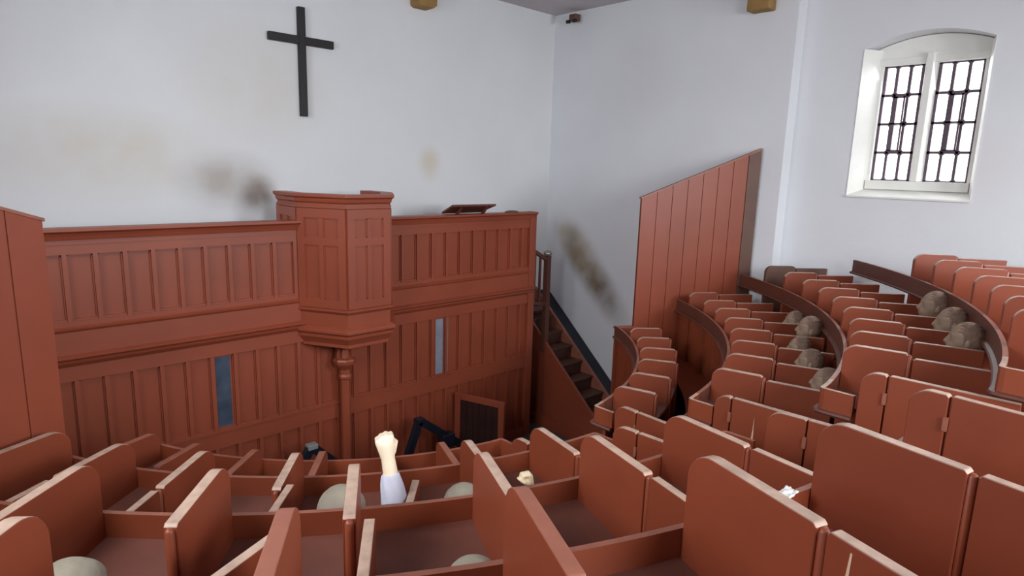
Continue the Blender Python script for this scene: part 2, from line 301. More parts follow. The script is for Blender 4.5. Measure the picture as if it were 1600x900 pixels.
# ------------------------------------------------------------------ PANELLED SCREEN
YS = 3.42
def screen(x0, x1, label, slot, glass, low):
    t = empty('panelled_screen', label, 'wood screen', W((x0+x1)/2, YS, -2.15))
    def part(name, bm, m=SCREEN, parent=t, bevel=0):
        o = link(name, bm, m, None, bevel=bevel); o.parent = parent; o.matrix_parent_inverse = Matrix.Translation(-t.location) if parent is t else Matrix.Identity(4); return o
    n0 = math.ceil((x0-.585+.05)/.1204); xs = []
    x = .585+n0*.1204
    while x < x1-.05: xs.append(x); x += .1204
    # recessed boards + stiles, three registers
    for nm, zt, zb, ex in (('upper_panelling', -.442, -.751, []), ('lower_panelling', -1.036, -1.455, slot), ('base_panelling', -1.56, -2.08, [])):
        b = bmesh.new(); X0, X1 = x0, x1
        if nm != 'upper_panelling': x0, x1 = low
        if ex:
            s0, s1 = ex; ubox(b, (x0, YS+.02, zt), (s0, YS+.04, zb)); ubox(b, (s1, YS+.02, zt), (x1, YS+.04, zb))
        else: ubox(b, (x0, YS+.02, zt), (x1, YS+.04, zb))
        for x in [.585+i*.1204 for i in range(-1, 26) if x0+.03 < .585+i*.1204 < x1-.03]:
            ubox(b, (x-.010, YS, zt), (x+.010, YS+.02, zb))
            ubox(b, (x-.016, YS+.012, zt), (x+.016, YS+.0195, zb))
        ubox(b, (x0, YS, zt), (x0+.03, YS+.02, zb)); ubox(b, (x1-.03, YS, zt), (x1, YS+.02, zb))
        ubox(b, (x0+.03, YS+.012, zt), (x1-.03, YS+.0198, zt-.008)); ubox(b, (x0+.03, YS+.008, zb), (x1-.03, YS+.0198, zb+.010))
        part(nm, b); x0, x1 = X0, X1
    if slot:
        s0, s1 = slot; b = bmesh.new(); ubox(b, (s0, YS+.02, -1.036), (s1, YS+.03, -1.455)); o = part('narrow_window', b, glass); o['label'] = 'narrow dusty glazed slot'
    b = bmesh.new(); ubox(b, (x0, YS, -.375), (x1, YS+.04, -.442)); part('frieze', b)
    b = bmesh.new(); prism(b, [(p[0]*S, (p[1]+Z0)*S) for p in ((YS+.06, -.322), (YS-.035, -.322), (YS-.035, -.336), (YS-.022, -.345), (YS-.016, -.358), (YS-.010, -.375), (YS+.06, -.375))], 'x', x0*S, (x1+.012)*S); part('cornice', b, SCREEN, bevel=.003)
    b = bmesh.new(); ubox(b, (x0, YS-.006, -.388), (x1, YS, -.396)); part('bead', b)
    b = bmesh.new(); prism(b, [(p[0]*S, (p[1]+Z0)*S) for p in ((YS+.04, -.751), (YS, -.751), (YS-.0, -.775), (YS-.014, -.782), (YS-.012, -.79), (YS-.004, -.80), (YS-.004, -.905), (YS+.04, -.905))], 'x', x0*S, x1*S); part('dado_board', b)
    b = bmesh.new(); prism(b, [(p[0]*S, (p[1]+Z0)*S) for p in ((YS+.04, -.905), (YS-.014, -.905), (YS-.036, -.914), (YS-.034, -.922), (YS-.022, -.93), (YS-.018, -.945), (YS-.008, -.955), (YS, -.965), (YS, -1.036), (YS+.04, -1.036))], 'x', (x0 if x0 < 1 else 1.815)*S, (x1+.008 if x1 > 2 else 1.815)*S); part('middle_moulding', b, SCREEN, bevel=.002)
    x0, x1 = low
    b = bmesh.new(); ubox(b, (x0, YS-.0, -1.455), (x1, YS+.04, -1.56)); ubox(b, (x0, YS-.006, -1.46), (x1, YS, -1.468)); part('rail', b)
    b = bmesh.new(); ubox(b, (x0, YS-.01, -2.08), (x1, YS+.04, -2.15)); part('skirting', b)
    return t, part
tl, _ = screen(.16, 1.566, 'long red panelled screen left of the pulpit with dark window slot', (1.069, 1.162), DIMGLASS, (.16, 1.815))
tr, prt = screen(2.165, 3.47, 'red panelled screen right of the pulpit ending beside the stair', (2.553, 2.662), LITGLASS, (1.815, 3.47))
b = bmesh.new(); ubox(b, (3.425, YS-.012, -.322), (3.49, YS+.06, -2.15)); prt('corner_post', b, SCREEN, bevel=.004)
# wall behind platform is the room's; platform
bm = bmesh.new(); ubox(bm, (.16, YS+.045, -1.13), (3.66, YF-.005, -1.09)); tag(link('platform_floor', bm, TIERM), 'wooden gallery floor behind the panelled screen and pulpit', 'platform')

# pulpit
PX = 1.865; hf = .14; hb = .30; PYF = 3.155
pt = empty('pulpit', 'tall polygonal red panelled pulpit projecting over a slim column', 'pulpit', W(PX, YS, -2.15))
def pp(name, bm, m=SCREEN, bevel=0, parent=None):
    o = link(name, bm, m, None, bevel=bevel); o.parent = parent or pt; o.matrix_parent_inverse = Matrix.Translation(-pt.location) if not parent else Matrix.Identity(4); return o
pl = [(PX-hb, 3.68), (PX-hb, YS), (PX-hf, PYF), (PX+hf, PYF), (PX+hb, YS), (PX+hb, 3.68)]
def ring(bm, prof):   # prof: (outward offset, z) in units
    sweep(bm, [(p[0]*S, p[1]*S) for p in pl], [(o*S, (z+Z0)*S) for o, z in prof], side=-1)
b = bmesh.new(); ring(b, [(-.03, -.215), (0, -.215), (0, -1.0), (-.03, -1.0)]); pp('body_panel', b)
b = bmesh.new(); ring(b, [(-.05, -.168), (.026, -.168), (.026, -.185), (.014, -.194), (.010, -.212), (0.001, -.222), (-.05, -.222)]); pp('top_cornice', b, SCREEN, .003)
b = bmesh.new(); ring(b, [(0, -.235), (.008, -.235), (.008, -.247), (0, -.25)]); pp('bead', b)
b = bmesh.new(); ring(b, [(0, -.815), (.016, -.822), (.016, -.832), (.004, -.845), (0, -.85)]); pp('waist_moulding', b)
b = bmesh.new(); ring(b, [(-.03, -.925), (.006, -.925), (.03, -.942), (.03, -.958), (.016, -.972), (.014, -.99), (.0, -1.01), (-.012, -1.03), (-.012, -1.05), (-.03, -1.05)]); pp('base_moulding', b, SCREEN, .003)
b = bmesh.new(); prism(b, [(p[0]*S, p[1]*S) for p in ((PX-hb+.02, YS+.2), (PX-hb+.02, YS), (PX-hf+.01, PYF+.02), (PX+hf-.01, PYF+.02), (PX+hb-.02, YS), (PX+hb-.02, YS+.2))], 'z', (-1.045+Z0)*S, (-1.02+Z0)*S); pp('underside', b)
# raised stiles making 2 x 2 panels on each face
for i in range(5):
    a = Vector(pl[i]); c = Vector(pl[i+1]); d = (c-a); L = d.length; d.normalize(); n = Vector((d.y, -d.x))
    if n.dot(a-Vector((PX, YS+.1))) < 0: n = -n
    b = bmesh.new()
    def strip(s0, s1, z0, z1, th=.010):
        q = [a+d*s0, a+d*s1, a+d*s1+n*th, a+d*s0+n*th]
        prism(b, [(p.x*S, p.y*S) for p in q], 'z', (z0+Z0)*S, (z1+Z0)*S)
    w = .048
    strip(0.002, w, -.25, -.815); strip(L-w, L-.002, -.25, -.815); strip(L/2-.014, L/2+.014, -.30, -.765)
    strip(w, L-w, -.25, -.302); strip(w, L/2-.014, -.41, -.455); strip(L/2+.014, L-w, -.41, -.455); strip(w, L-w, -.765, -.815)
    for s0, s1 in ((w, L/2-.014), (L/2+.014, L-w)):
        for z0, z1 in ((-.302, -.41), (-.455, -.765)):
            strip(s0, s0+.006, z0, z1, .005); strip(s1-.006, s1, z0, z1, .005); strip(s0, s1, z0-.006, z0, .005); strip(s0, s1, z1, z1+.006, .005)
    pp('panel_frame', b)
b = bmesh.new(); cx_, cy_ = 1.812*S, 3.365*S
lathe(b, (cx_, cy_), [(r*S, (z+Z0)*S) for r, z in ((.034, -2.15), (.034, -2.05), (.030, -2.03), (.030, -1.30), (.040, -1.29), (.040, -1.275), (.034, -1.265), (.034, -1.235), (.042, -1.225), (.066, -1.195), (.070, -1.175), (.064, -1.165), (.040, -1.155), (.034, -1.11), (.044, -1.08), (.06, -1.05))], 8, PI/8); pp('column', b)
b = bmesh.new()
for a in (0, 60, 120, 180, 240, 300):
    dx, dy = math.cos(math.radians(a)), math.sin(math.radians(a)); pr = [(.03, -1.165), (.058, -1.155), (.052, -1.10), (.095, -1.055), (.03, -1.055)]
    q = [Vector((cx_+dx*r*S, cy_+dy*r*S, (z+Z0)*S)) for r, z in pr]; nn = Vector((-dy, dx, 0))*.012*S
    A_ = [b.verts.new(v-nn) for v in q]; B_ = [b.verts.new(v+nn) for v in q]; b.faces.new(A_); b.faces.new(B_[::-1])
    for i in range(5): b.faces.new((A_[i], A_[(i+1) % 5], B_[(i+1) % 5], B_[i]))
pp('capital_bracket', b)

# book desk on the right screen
t = empty('book_desk', 'small sloping wooden book desk on top of the right screen', 'lectern', W(2.8, 3.40, -.322))
bm = bmesh.new(); o_ = W(2.8, 3.40, -.322)
def rel(x, y, z): v = W(x, y, z)-o_; return (v.x, v.y, v.z)
q = [rel(2.61, 3.34, -.262), rel(3.0, 3.34, -.262), rel(2.97, 3.47, -.318), rel(2.62, 3.47, -.318)]
up = Vector((0, 0, .022)); A_ = [bm.verts.new(Vector(p)) for p in q]; B_ = [bm.verts.new(Vector(p)+up) for p in q]
bm.faces.new(A_[::-1]); bm.faces.new(B_)
for i in range(4): bm.faces.new((A_[i], A_[(i+1) % 4], B_[(i+1) % 4], B_[i]))
link('sloping_board', bm, DARK, t)
for x in (2.70, 2.93): bm = bmesh.new(); bar(bm, rel(x, 3.405, -.322), rel(x, 3.36, -.268), .03, .03); link('bracket', bm, DARK, t)
bm = bmesh.new(); o_ = W(3.2, 3.42, -.322); ball(bm, (0, 0, .0), .1, (1.15, .5, .2), 20)
tag(link('folded_cloth', bm, DARKP, smooth=True), 'low dark rounded bundle lying on the right end of the screen top', 'cloth').location = W(3.24, 3.43, -.318)

# ------------------------------------------------------------------ PULPIT STAIR
t = empty('pulpit_stair', 'steep dark wooden stair rising to the gallery beside the wall', 'staircase', W(3.85, 3.3, -2.15))
def sp(name, bm, m=STAIRM, bevel=0):
    o = link(name, bm, m, None, bevel=bevel); o.parent = t; o.matrix_parent_inverse = Matrix.Translation(-t.location); return o
def zs(y): return -1.53+(y-3.4)*.88
ns = 10
for i in range(ns):
    y = 2.69+i*.12; z = zs(y+.06)
    bm = bmesh.new(); ubox(bm, (3.725, y-.01, z-.016), (3.975, y+.12, z)); ubox(bm, (3.725, y+.005, z-.106), (3.975, y+.015, z-.016)); sp('tread', bm, STAIRM, .003)
for x0, x1, nm, off in ((3.70, 3.725, 'outer_stringer', .06), (3.975, 4.0, 'inner_stringer', .075), (4.0, 4.155, 'wall_board', .035)):
    bm = bmesh.new(); prism(bm, [(p[0]*S, (p[1]+Z0)*S) for p in ((2.70, -2.15), (2.70, zs(2.70)+off), (3.88, zs(3.88)+off), (3.88, zs(3.88)-.12), (2.95, -2.15))], 'x', x0*S, x1*S); sp(nm, bm, {'outer_stringer': SCREEN, 'inner_stringer': WORNLITB, 'wall_board': STAND}[nm], .004)
bm = bmesh.new(); prism(bm, [(p[0]*S, (p[1]+Z0)*S) for p in ((2.72, -2.15), (2.72, zs(2.72)-.02), (3.88, zs(3.88)-.02), (3.88, -2.15))], 'x', 3.705*S, 3.72*S); sp('side_panel', bm, SCREEN)
bm = bmesh.new(); ubox(bm, (3.68, 2.70, -2.15), (3.70, 3.9, -2.07)); ubox(bm, (3.688, 2.70, -2.07), (3.70, 3.9, -2.055)); sp('skirting', bm, SCREEN, .004)
bm = bmesh.new(); ubox(bm, (3.69, 3.465, -1.5), (3.735, 3.51, -.69)); sp('newel_post', bm, DARK, .006)
bm = bmesh.new(); ball(bm, W(3.712, 3.487, -.67), .05, (1.2, 1.2, .9), 16); sp('newel_cap', bm, BRASS)
bm = bmesh.new(); bar(bm, W(3.49, 3.47, -.615), W(3.70, 3.487, -.72), .05, .05); sp('handrail', bm, DARK, .004)
bm = bmesh.new(); bar(bm, W(3.49, 3.47, -1.05), W(3.70, 3.487, -1.09), .04, .04); sp('lower_rail', bm, DARK)
for s_ in (.30, .62):
    bm = bmesh.new(); p = Vector((3.49+.21*s_, 3.47+.017*s_)); ubox(bm, (p.x-.008, p.y-.008, -1.065), (p.x+.008, p.y+.008, -.62-.1*s_)); sp('baluster', bm, DARK)

# gate standing open against the screen's base
def gate(name, label):
    t = empty(name, label, 'gate', W(2.705, 3.40, -2.15)); a = W(2.705, 3.40, 0); d = (W(*GE)-W(2.705, 3.40, GE[2])); L = d.length
    t.rotation_euler = (0, 0, math.atan2(d.y, d.x)); h = (Z0-1.60)*S; w = .045*S
    bm = bmesh.new(); box(bm, (0, -.02, .0), (w, .02, h)); link('hinge_stile', bm, SCREEN, t, bevel=.004)
    bm = bmesh.new(); box(bm, (L-w, -.02, .0), (L, .02, h)); link('closing_stile', bm, SCREEN, t, bevel=.004)
    bm = bmesh.new(); box(bm, (w, -.02, h-w), (L-w, .02, h)); link('top_rail', bm, SCREEN, t, bevel=.004)
    bm = bmesh.new(); box(bm, (w, -.02, .0), (L-w, .02, w)); link('bottom_rail', bm, SCREEN, t, bevel=.004)
    bm = bmesh.new(); n = 6; ww = (L-2*w)/n
    for i in range(n): box(bm, (w+i*ww+.002, -.005, w), (w+(i+1)*ww-.002, .012, h-w))
    link('plank_panel', bm, GATEP, t)
GE = (2.84, 3.02, -1.60)
gate('low_gate', 'low framed plank gate standing open below the right screen')

# black stands on the pit floor
t = empty('folding_stand', 'black angular metal stand on the floor before the right screen', 'stand', (0, 0, 0))
def stand(t, pts, thick, capm=None):
    for a, b_, nm in pts:
        bm = bmesh.new(); bar(bm, a, b_, thick, thick*.55); link(nm, bm, STAND, t, bevel=.004)
STP = []

# ------------------------------------------------------------------ SEATING
CLX, CLY = 1.966, 3.304; CRX, CRY = 1.756, 3.389
H = [1.144, 1.0, .834, .665, .483, .31]
RL = [1.462, 1.870, 2.373, 2.894, 3.40, 3.90]
RR = [1.36, 1.795, 2.237, 2.696, 3.135, 3.58]
TL = [.06, .11, .145, .167, .2]; TR = [.02, .052, .075, .10, .118]
FD = .50; LT = .014
def pol(cx, cy, r, a): a = math.radians(a); return (cx+r*math.cos(a), cy+r*math.sin(a))
def arcpts(cx, cy, r, a0, a1, n=48): return [pol(cx, cy, r, a0+(a1-a0)*i/n) for i in range(n+1)]
def clipx(pts, xmax=XR-.02, xmin=XL+.02): return [p for p in pts if xmin <= p[0] <= xmax]
def ledge(label, cx, cy, r, k, a0, a1, xc, floor_below, rail_mat, gap, side, beads=True, xlim=XR-.03):
    """desk ledge: lip board, shelf, bead, back board under it; turns the corner at the aisle (x = xc)"""
    path = arcpts(cx, cy, r, a0, a1); path = [p for p in path if XL+.03 <= p[0] <= xlim]
    if xc is not None:
        # round corner, then along the aisle
        sgn = -1 if side == 1 else 1        # R block travels toward -x, L block toward +x
        path = [p for p in path if (p[0] > xc+.03 if sgn < 0 else p[0] < xc-.03)]
        y = path[-1][1]
        path += [(xc-sgn*.012, y-.004), (xc-sgn*.003, y-.010), (xc, y-.022), (xc, y-.11)]
    pm = [(p[0]*S, p[1]*S) for p in path]; z = -H[k]
    t = empty('desk_ledge', label, 'desk ledge', W(path[len(path)//2][0], path[len(path)//2][1], floor_below))
    def part(name, prof, mats, top=None, pth=pm):
        bm = bmesh.new(); sweep(bm, pth, [(o*S, (zz+Z0)*S) for o, zz in prof], 0, top, side)
        o = link(name, bm, mats); o.parent = t; o.matrix_parent_inverse = Matrix.Translation(-t.location); return o
    lp = [(0, z-.072), (0, z), (LT, z), (LT, z-.072)]
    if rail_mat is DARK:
        part('lip_board', lp, [DARK, WORNLITB], 1, pm[:-5]); o = part('corner_board', lp, [PAINT, WORNLIT], 1, pm[-6:]); o['label'] = 'reddish corner board at the aisle'  # shade toned into the arc's colour; the lit corner keeps the red paint
    else: part('lip_board', lp, [rail_mat, WORNLITB], 1)
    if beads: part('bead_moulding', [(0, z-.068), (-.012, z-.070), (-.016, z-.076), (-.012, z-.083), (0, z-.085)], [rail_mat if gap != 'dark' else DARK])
    arc = [p for p in pm if True]
    n_ = len(arc)-(4 if xc is not None else 0); arc = arc[:n_]
    part('shelf', [(LT, z-.062), (.21, z-.075), (.21, z-.088), (0, z-.085), (0, z-.072), (LT, z-.072)], [SHELFM], None, arc)
    part('back_board', [(.03, floor_below), (.03, z-.09 if gap == 'full' else z-.20), (.045, z-.09 if gap == 'full' else z-.20), (.045, floor_below)], [PAINT], None, arc)
    if k >= 1 and gap != 'nobench': part('bench_seat', [(-.17, floor_below+.262), (-.17, floor_below+.276), (.03, floor_below+.276), (.03, floor_below+.262)], [PANELP], None, arc)
    return t
AISLE_L = [1.78, 1.84, 1.885, 1.90, 1.90]; AISLE_R = 2.05
fl = lambda k: -H[k]-FD
rowsL = ['front row', 'second row', 'third row', 'fourth row']
rowsR = ['', 'lowest row', 'second row', 'third row', 'fourth row']
ledge('curved desk ledge of the front row in the near seating block', CLX, CLY, RL[0], 0, -160, -97, AISLE_L[0]-.04, -2.15, PAINT, 'full', -1)
ledge('curved desk ledge of the second row in the near seating block', CLX, CLY, RL[1], 1, -154.8, -94, AISLE_L[1], fl(0), PAINT, 'full', -1)
ledge('curved desk ledge of the third row in the near seating block', CLX, CLY, RL[2], 2, -154.5, -92, AISLE_L[2], fl(1), PAINT, 'full', -1)
ledge('nearest curved desk ledge in the near seating block', CLX, CLY, RL[3], 3, -154.5, -91, AISLE_L[3], fl(2), PAINT, 'full', -1)
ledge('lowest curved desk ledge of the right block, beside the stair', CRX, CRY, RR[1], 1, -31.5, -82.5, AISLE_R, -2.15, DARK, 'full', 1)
ledge('second curved ledge of the right block, darkened as in shade and shadowed below', CRX, CRY, RR[2], 2, -31, -82.5, AISLE_R, fl(1), DARK, 'full', 1)
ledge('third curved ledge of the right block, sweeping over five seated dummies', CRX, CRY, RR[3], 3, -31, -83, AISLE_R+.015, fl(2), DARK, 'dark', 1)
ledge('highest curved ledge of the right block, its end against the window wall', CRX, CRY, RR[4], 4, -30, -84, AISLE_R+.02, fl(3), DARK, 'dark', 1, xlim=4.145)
# tier floors (structure)
def tier(cx, cy, r0, r1, a0, a1, z, xa, side, zb):
    inner = [p for p in arcpts(cx, cy, r0, a0, a1, 60)]; outer = [p for p in arcpts(cx, cy, r1, a0, a1, 60)]
    def cl(p): return ((min(max(p[0], XL+.01), xa) if side < 0 else max(min(p[0], (XR if p[1] > 1.84 else XW)-.01), xa)), max(p[1], YB+.01))
    inner = [cl(p) for p in inner]; outer = [cl(p) for p in outer]
    bm = bmesh.new(); zt, zl = (z+Z0)*S, (zb+Z0)*S
    top_i = [bm.verts.new((p[0]*S, p[1]*S, zt)) for p in inner]; top_o = [bm.verts.new((p[0]*S, p[1]*S, zt)) for p in outer]
    lo_i = [bm.verts.new((p[0]*S, p[1]*S, zl)) for p in inner]
    for i in range(60):
        for q in ((top_i[i], top_i[i+1], top_o[i+1], top_o[i]), (lo_i[i], lo_i[i+1], top_i[i+1], top_i[i])):
            try: bm.faces.new(q)
            except ValueError: pass
    bmesh.ops.remove_doubles(bm, verts=bm.verts, dist=1e-5)
    struct(link('floor_tier', bm, TIERM))
RLx = RL+[4.6]; 
for k in range(0, 5):
    tier(CLX, CLY, RL[k]+.046, (RL[k+1]+.046) if k < 4 else 6.0, -165 if k < 4 else -175, -89 if k < 4 else -89, fl(k), AISLE_L[min(k, 4)]-.0, -1, -2.15 if k == 0 else fl(k-1))
for k in range(1, 5):
    tier(CRX, CRY, RR[k]+.046, (RR[k+1]+.046) if k < 4 else 6.2, -28 if k < 4 else -20, -86 if k < 4 else -90, fl(k), AISLE_R, 1, -2.15 if k == 1 else fl(k-1))
# stepped aisle between the blocks
bm = bmesh.new(); y = 1.9; z = -2.15+.08
while z < -.95 and y > -1.5:
    ubox(bm, (1.90, y-.16 if z < -1.1 else YB+.01, -2.15), (2.045, y, z)); y -= .16; z += .075
ubox(bm, (1.90, YB+.01, -2.15), (2.045, y, z-.03))
struct(link('floor_aisle', bm, TIERM))

# -------- partitions
PT = .026
def panel_profile(h, rad, length, zf, notch=True):
    """side outline in (x, z), origin at lip level front: rounded front top corner"""
    pts = [(LT+.001, zf)]
    pts += [(LT+.001, h-rad)]
    for i in range(1, 9):
        a = PI-PI/2*i/8; pts.append((LT+rad+rad*math.cos(a), h-rad+rad*math.sin(a)))
    pts += [(length-.006, h), (length, h-.006), (length, zf)]
    return pts
def slab(name, outline, mats, y0, y1, edge_bevel=.004):
    bm = bmesh.new(); prism(bm, [(p[0]*S, p[1]*S) for p in outline], 'y', y0*S, y1*S); bm.normal_update()
    zt = max(p[1] for p in outline)
    me_fix = bm
    for f in bm.faces:
        if abs(f.normal.y) < .5:
            c_ = f.calc_center_median()
            if abs(f.normal.z) > .35 and c_.z > (zt-.1)*S: f.material_index = 1
    o = link(name, bm, mats, bevel=edge_bevel); return o
MESH = {}
def make_partition(key, h, rad, length, zf, door_to, top_mat, pmat, bead=True, door_drop=0):
    """returns meshes (panel, bead, door) for sharing"""
    if key in MESH: return MESH[key]
    p = slab('panel', panel_profile(h, rad, length, zf), [pmat, top_mat], -PT/2, PT/2)
    bd = None
    if bead:
        bm = bmesh.new(); lathe(bm, ((length+.004)*S, 0), [(.5*PT*S*.7, zf*S), (.5*PT*S*.7, (h-.012)*S), (.3*PT*S*.7, (h-.006)*S)], 10); bd = link('hinge_bead', bm, pmat, smooth=True)
    dr = None
    if door_to:
        d0 = length+.016; hd = h-door_drop
        out = [(0, zf+.02), (0, hd-.006), (.006, hd), (door_to-d0-.002, hd), (door_to-d0-.002, zf+.02)]
        dr = slab('door', out, [pmat, top_mat], -PT*.42, PT*.42)
    MESH[key] = (p, bd, dr, length+.016)
    for o in (p, bd, dr):
        if o: C.objects.unlink(o)
    return MESH[key]
def place_partition(meshes, cx, cy, r, ang, z, zf, label, group, rot=None, door=None, dlab=None):
    """one stall divider; door = None (closed), 'none', or (x0,y0,x1,y1) plan points of a swung door"""
    x, y = pol(cx, cy, r, ang); a = math.radians(ang if rot is None else rot)
    t = empty('stall_divider', label, 'stall divider', W(x, y, z+zf), a, group)
    p, bd, dr, d0 = meshes
    for src, nm in ((p, 'panel'), (bd, 'hinge_bead')):
        if src is None: continue
        c = src.copy(); c.name = nm; C.objects.link(c); c.parent = t; c.location = (0, 0, -zf*S)
    if dr is not None and door != 'none':
        c = dr.copy(); c.name = 'door'; C.objects.link(c); c.parent = t
        if door is None: c.location = (d0*S, 0, -zf*S)
        else:
            x0, y0, x1, y1 = door; v = Vector((x0-x, y0-y, 0))*S; v.rotate(Matrix.Rotation(-a, 3, 'Z'))
            c.location = (v.x, v.y, -zf*S); c.rotation_euler = (0, 0, math.atan2(y1-y0, x1-x0)-a)
            c['label'] = 'swung open door leaf with pale top'
    return t
ORD = ['first', 'second', 'third', 'fourth', 'fifth', 'sixth', 'seventh', 'eighth', 'ninth', 'tenth', 'eleventh']
def row(side, k, angs, tops, doors, custom, rowname, blockname, darkset=()):
    cx, cy, R, T = (CLX, CLY, RL, TL) if side == 'L' else (CRX, CRY, RR, TR)
    r = R[k]; z = -H[k]; zf = -FD; h = T[k]; nxt = R[k+1]-r
    rad = .062 if side == 'L' else .045
    if side == 'L' and k == 0: rad = .045
    length = {('L', 0): .25, ('L', 1): .285, ('L', 2): .29, ('L', 3): .295}.get((side, k), .205)
    for i, a in enumerate(angs):
        tm, tmn = (WORNLITB, 'b') if i in tops else (WORNLIT, 'w'); pm = PANELP; pn = 'p'
        if i in darkset: pm, pn, tm, tmn = DARKP, 'd', DARKP, 'd'
        has_door = doors
        ms = make_partition((side, k, tmn, pn), h, rad, length, zf, (nxt-.004) if has_door else None, tm, pm, door_drop=0 if side == 'L' else .014)
        n = len(angs)
        if i == 0: lab = f'stall divider nearest the aisle in the {rowname} of the {blockname}'
        elif i == n-1: lab = f'stall divider farthest from the aisle in the {rowname} of the {blockname}'
        else: lab = f'{ORD[i]} stall divider from the aisle in the {rowname} of the {blockname}'
        tt_ = place_partition(ms, cx, cy, r, a, z, zf, ('dark brown ' if i in darkset else 'red ')+lab, f'{rowname} dividers, {blockname}', door=custom.get(i))
        if side == 'L' and k == 3 and i == 1:      # long crack with pale filler in the nearest door leaf
            dl = [c for c in tt_.children if c.name.startswith('door')][0]; bm = bmesh.new()
            prism(bm, [(p[0]*S, p[1]*S) for p in ((.040, h-.012), (.043, h-.012), (.042, h-.05), (.045, h-.08), (.041, h-.16), (.039, h-.08), (.037, h-.05))], 'y', -.0012-PT*.42*S, .0012+PT*.42*S)
            c = link('pale_crack', bm, CHIP); c.parent = dl
NB, RB = 'near block', 'right block'
row('L', 0, [-110.6, -119.2, -128, -137.8, -147.1, -156], (0, 1, 2, 3, 4, 5), False, {}, 'front row', NB)
row('L', 1, [-103.5, -111.6, -119.6, -127.8, -136.3, -144.7, -152.7], (), True, {2: (.972, 1.399, .892, 1.312), 3: (.689, 1.603, .596, 1.50)}, 'second row', NB)
row('L', 2, [-99.8, -107.1, -114.5, -121.8, -129, -136.3], (), True, {3: (.593, 1.013, .489, .861), 4: (.455, 1.090, .305, 1.02)}, 'third row', NB)
row('L', 3, [-101.9, -109.1, -116.3, -123.2, -130.3], (2, 3), True, {}, 'nearest row', NB)
row('R', 1, [-75, -67.9, -60.3, -53.3, -46.5, -39.8], (), False, {}, 'lowest row', RB)
row('R', 2, [-76.7, -70.4, -64.2, -58.1, -52.0, -46.0, -40.4, -34.4], (), True, {}, 'second row', RB)
row('R', 3, [-78.1, -73.0, -67.9, -62.7, -57.4, -52.2, -47.0, -41.7, -36.5], (), True, {}, 'third row', RB, darkset=(8,))
row('R', 4, [-78.5, -74, -69.5, -65.1, -60.6, -56.3, -52.2], (), True, {}, 'top row', RB)

# aisle end partitions: rounded fixed post panel, latch, door with a crack
def aisle_end(x, y, z, h, l1, l2, label, nxtdir=-90, crack=False, zf=-FD, rad=.05, joint=True):
    t = empty('aisle_divider', label, 'stall divider', W(x, y, z+zf), math.radians(nxtdir), 'dividers along the aisle')
    pts = panel_profile(h, rad, l1, zf)
    o = slab('end_panel', pts, [PANELP, WORNLIT], -PT/2, PT/2); o.parent = t; o.location = (0, 0, -zf*S)
    o = slab('door', [(l1+.005, zf+.02), (l1+.005, h-.004), (l1+.008, h), (l2, h), (l2, zf+.02)], [PANELP, WORNLIT], -PT*.42, PT*.42); o.parent = t; o.location = (0, 0, -zf*S)
    if crack:
        bm = bmesh.new(); prism(bm, [(p[0]*S, p[1]*S) for p in ((l1+.085, h-.13), (l1+.089, h-.09), (l1+.09, h-.045), (l1+.093, h-.13))], 'y', -.0008-PT*.42*S, .0008+PT*.42*S)
        c = link('pale_crack', bm, CHIP); c.parent = o
    bm = bmesh.new(); box(bm, ((l1-.004)*S, -PT*.42*S-.012, (h-.09)*S), ((l1+.006)*S, -PT*.42*S, (h-.055)*S)); c = link('latch', bm, WORNLITB); c.parent = t; c.location = (0, 0, -zf*S)
    bm = bmesh.new(); box(bm, ((l1-.004)*S, PT*.42*S, (h-.09)*S), ((l1+.006)*S, PT*.42*S+.012, (h-.055)*S)); c = link('latch', bm, WORNLITB); c.parent = t; c.location = (0, 0, -zf*S)
    return t
aisle_end(2.040, 1.50, -H[1], .052, .12, .42, 'long low aisle divider with door at the foot of the right block', -93)
aisle_end(2.062, 1.078, -H[2], .052, .075, .40, 'aisle divider with a pale crack in its door, second row of right block', -88, crack=True)
aisle_end(2.070, .612, -H[3], .09, .085, .40, 'aisle divider with door in the third row of the right block', -88)
aisle_end(2.085, .165, -H[4], .12, .08, .4, 'aisle divider with door at the top row of the right block', -88)
aisle_end(1.735, 1.80, -H[0], .04, .11, .34, 'low rounded aisle divider at the end of the front row', -90)
aisle_end(1.80, 1.33, -H[1], .085, .115, .44, 'rounded aisle divider with latch at the end of the second row', -88)
aisle_end(1.868, .80, -H[2], .125, .13, .45, 'rounded aisle divider with latch at the end of the third row', -86)
aisle_end(1.80, .415, -H[3], .155, .10, .5, 'tallest aisle divider, near the right edge of the picture', -96)

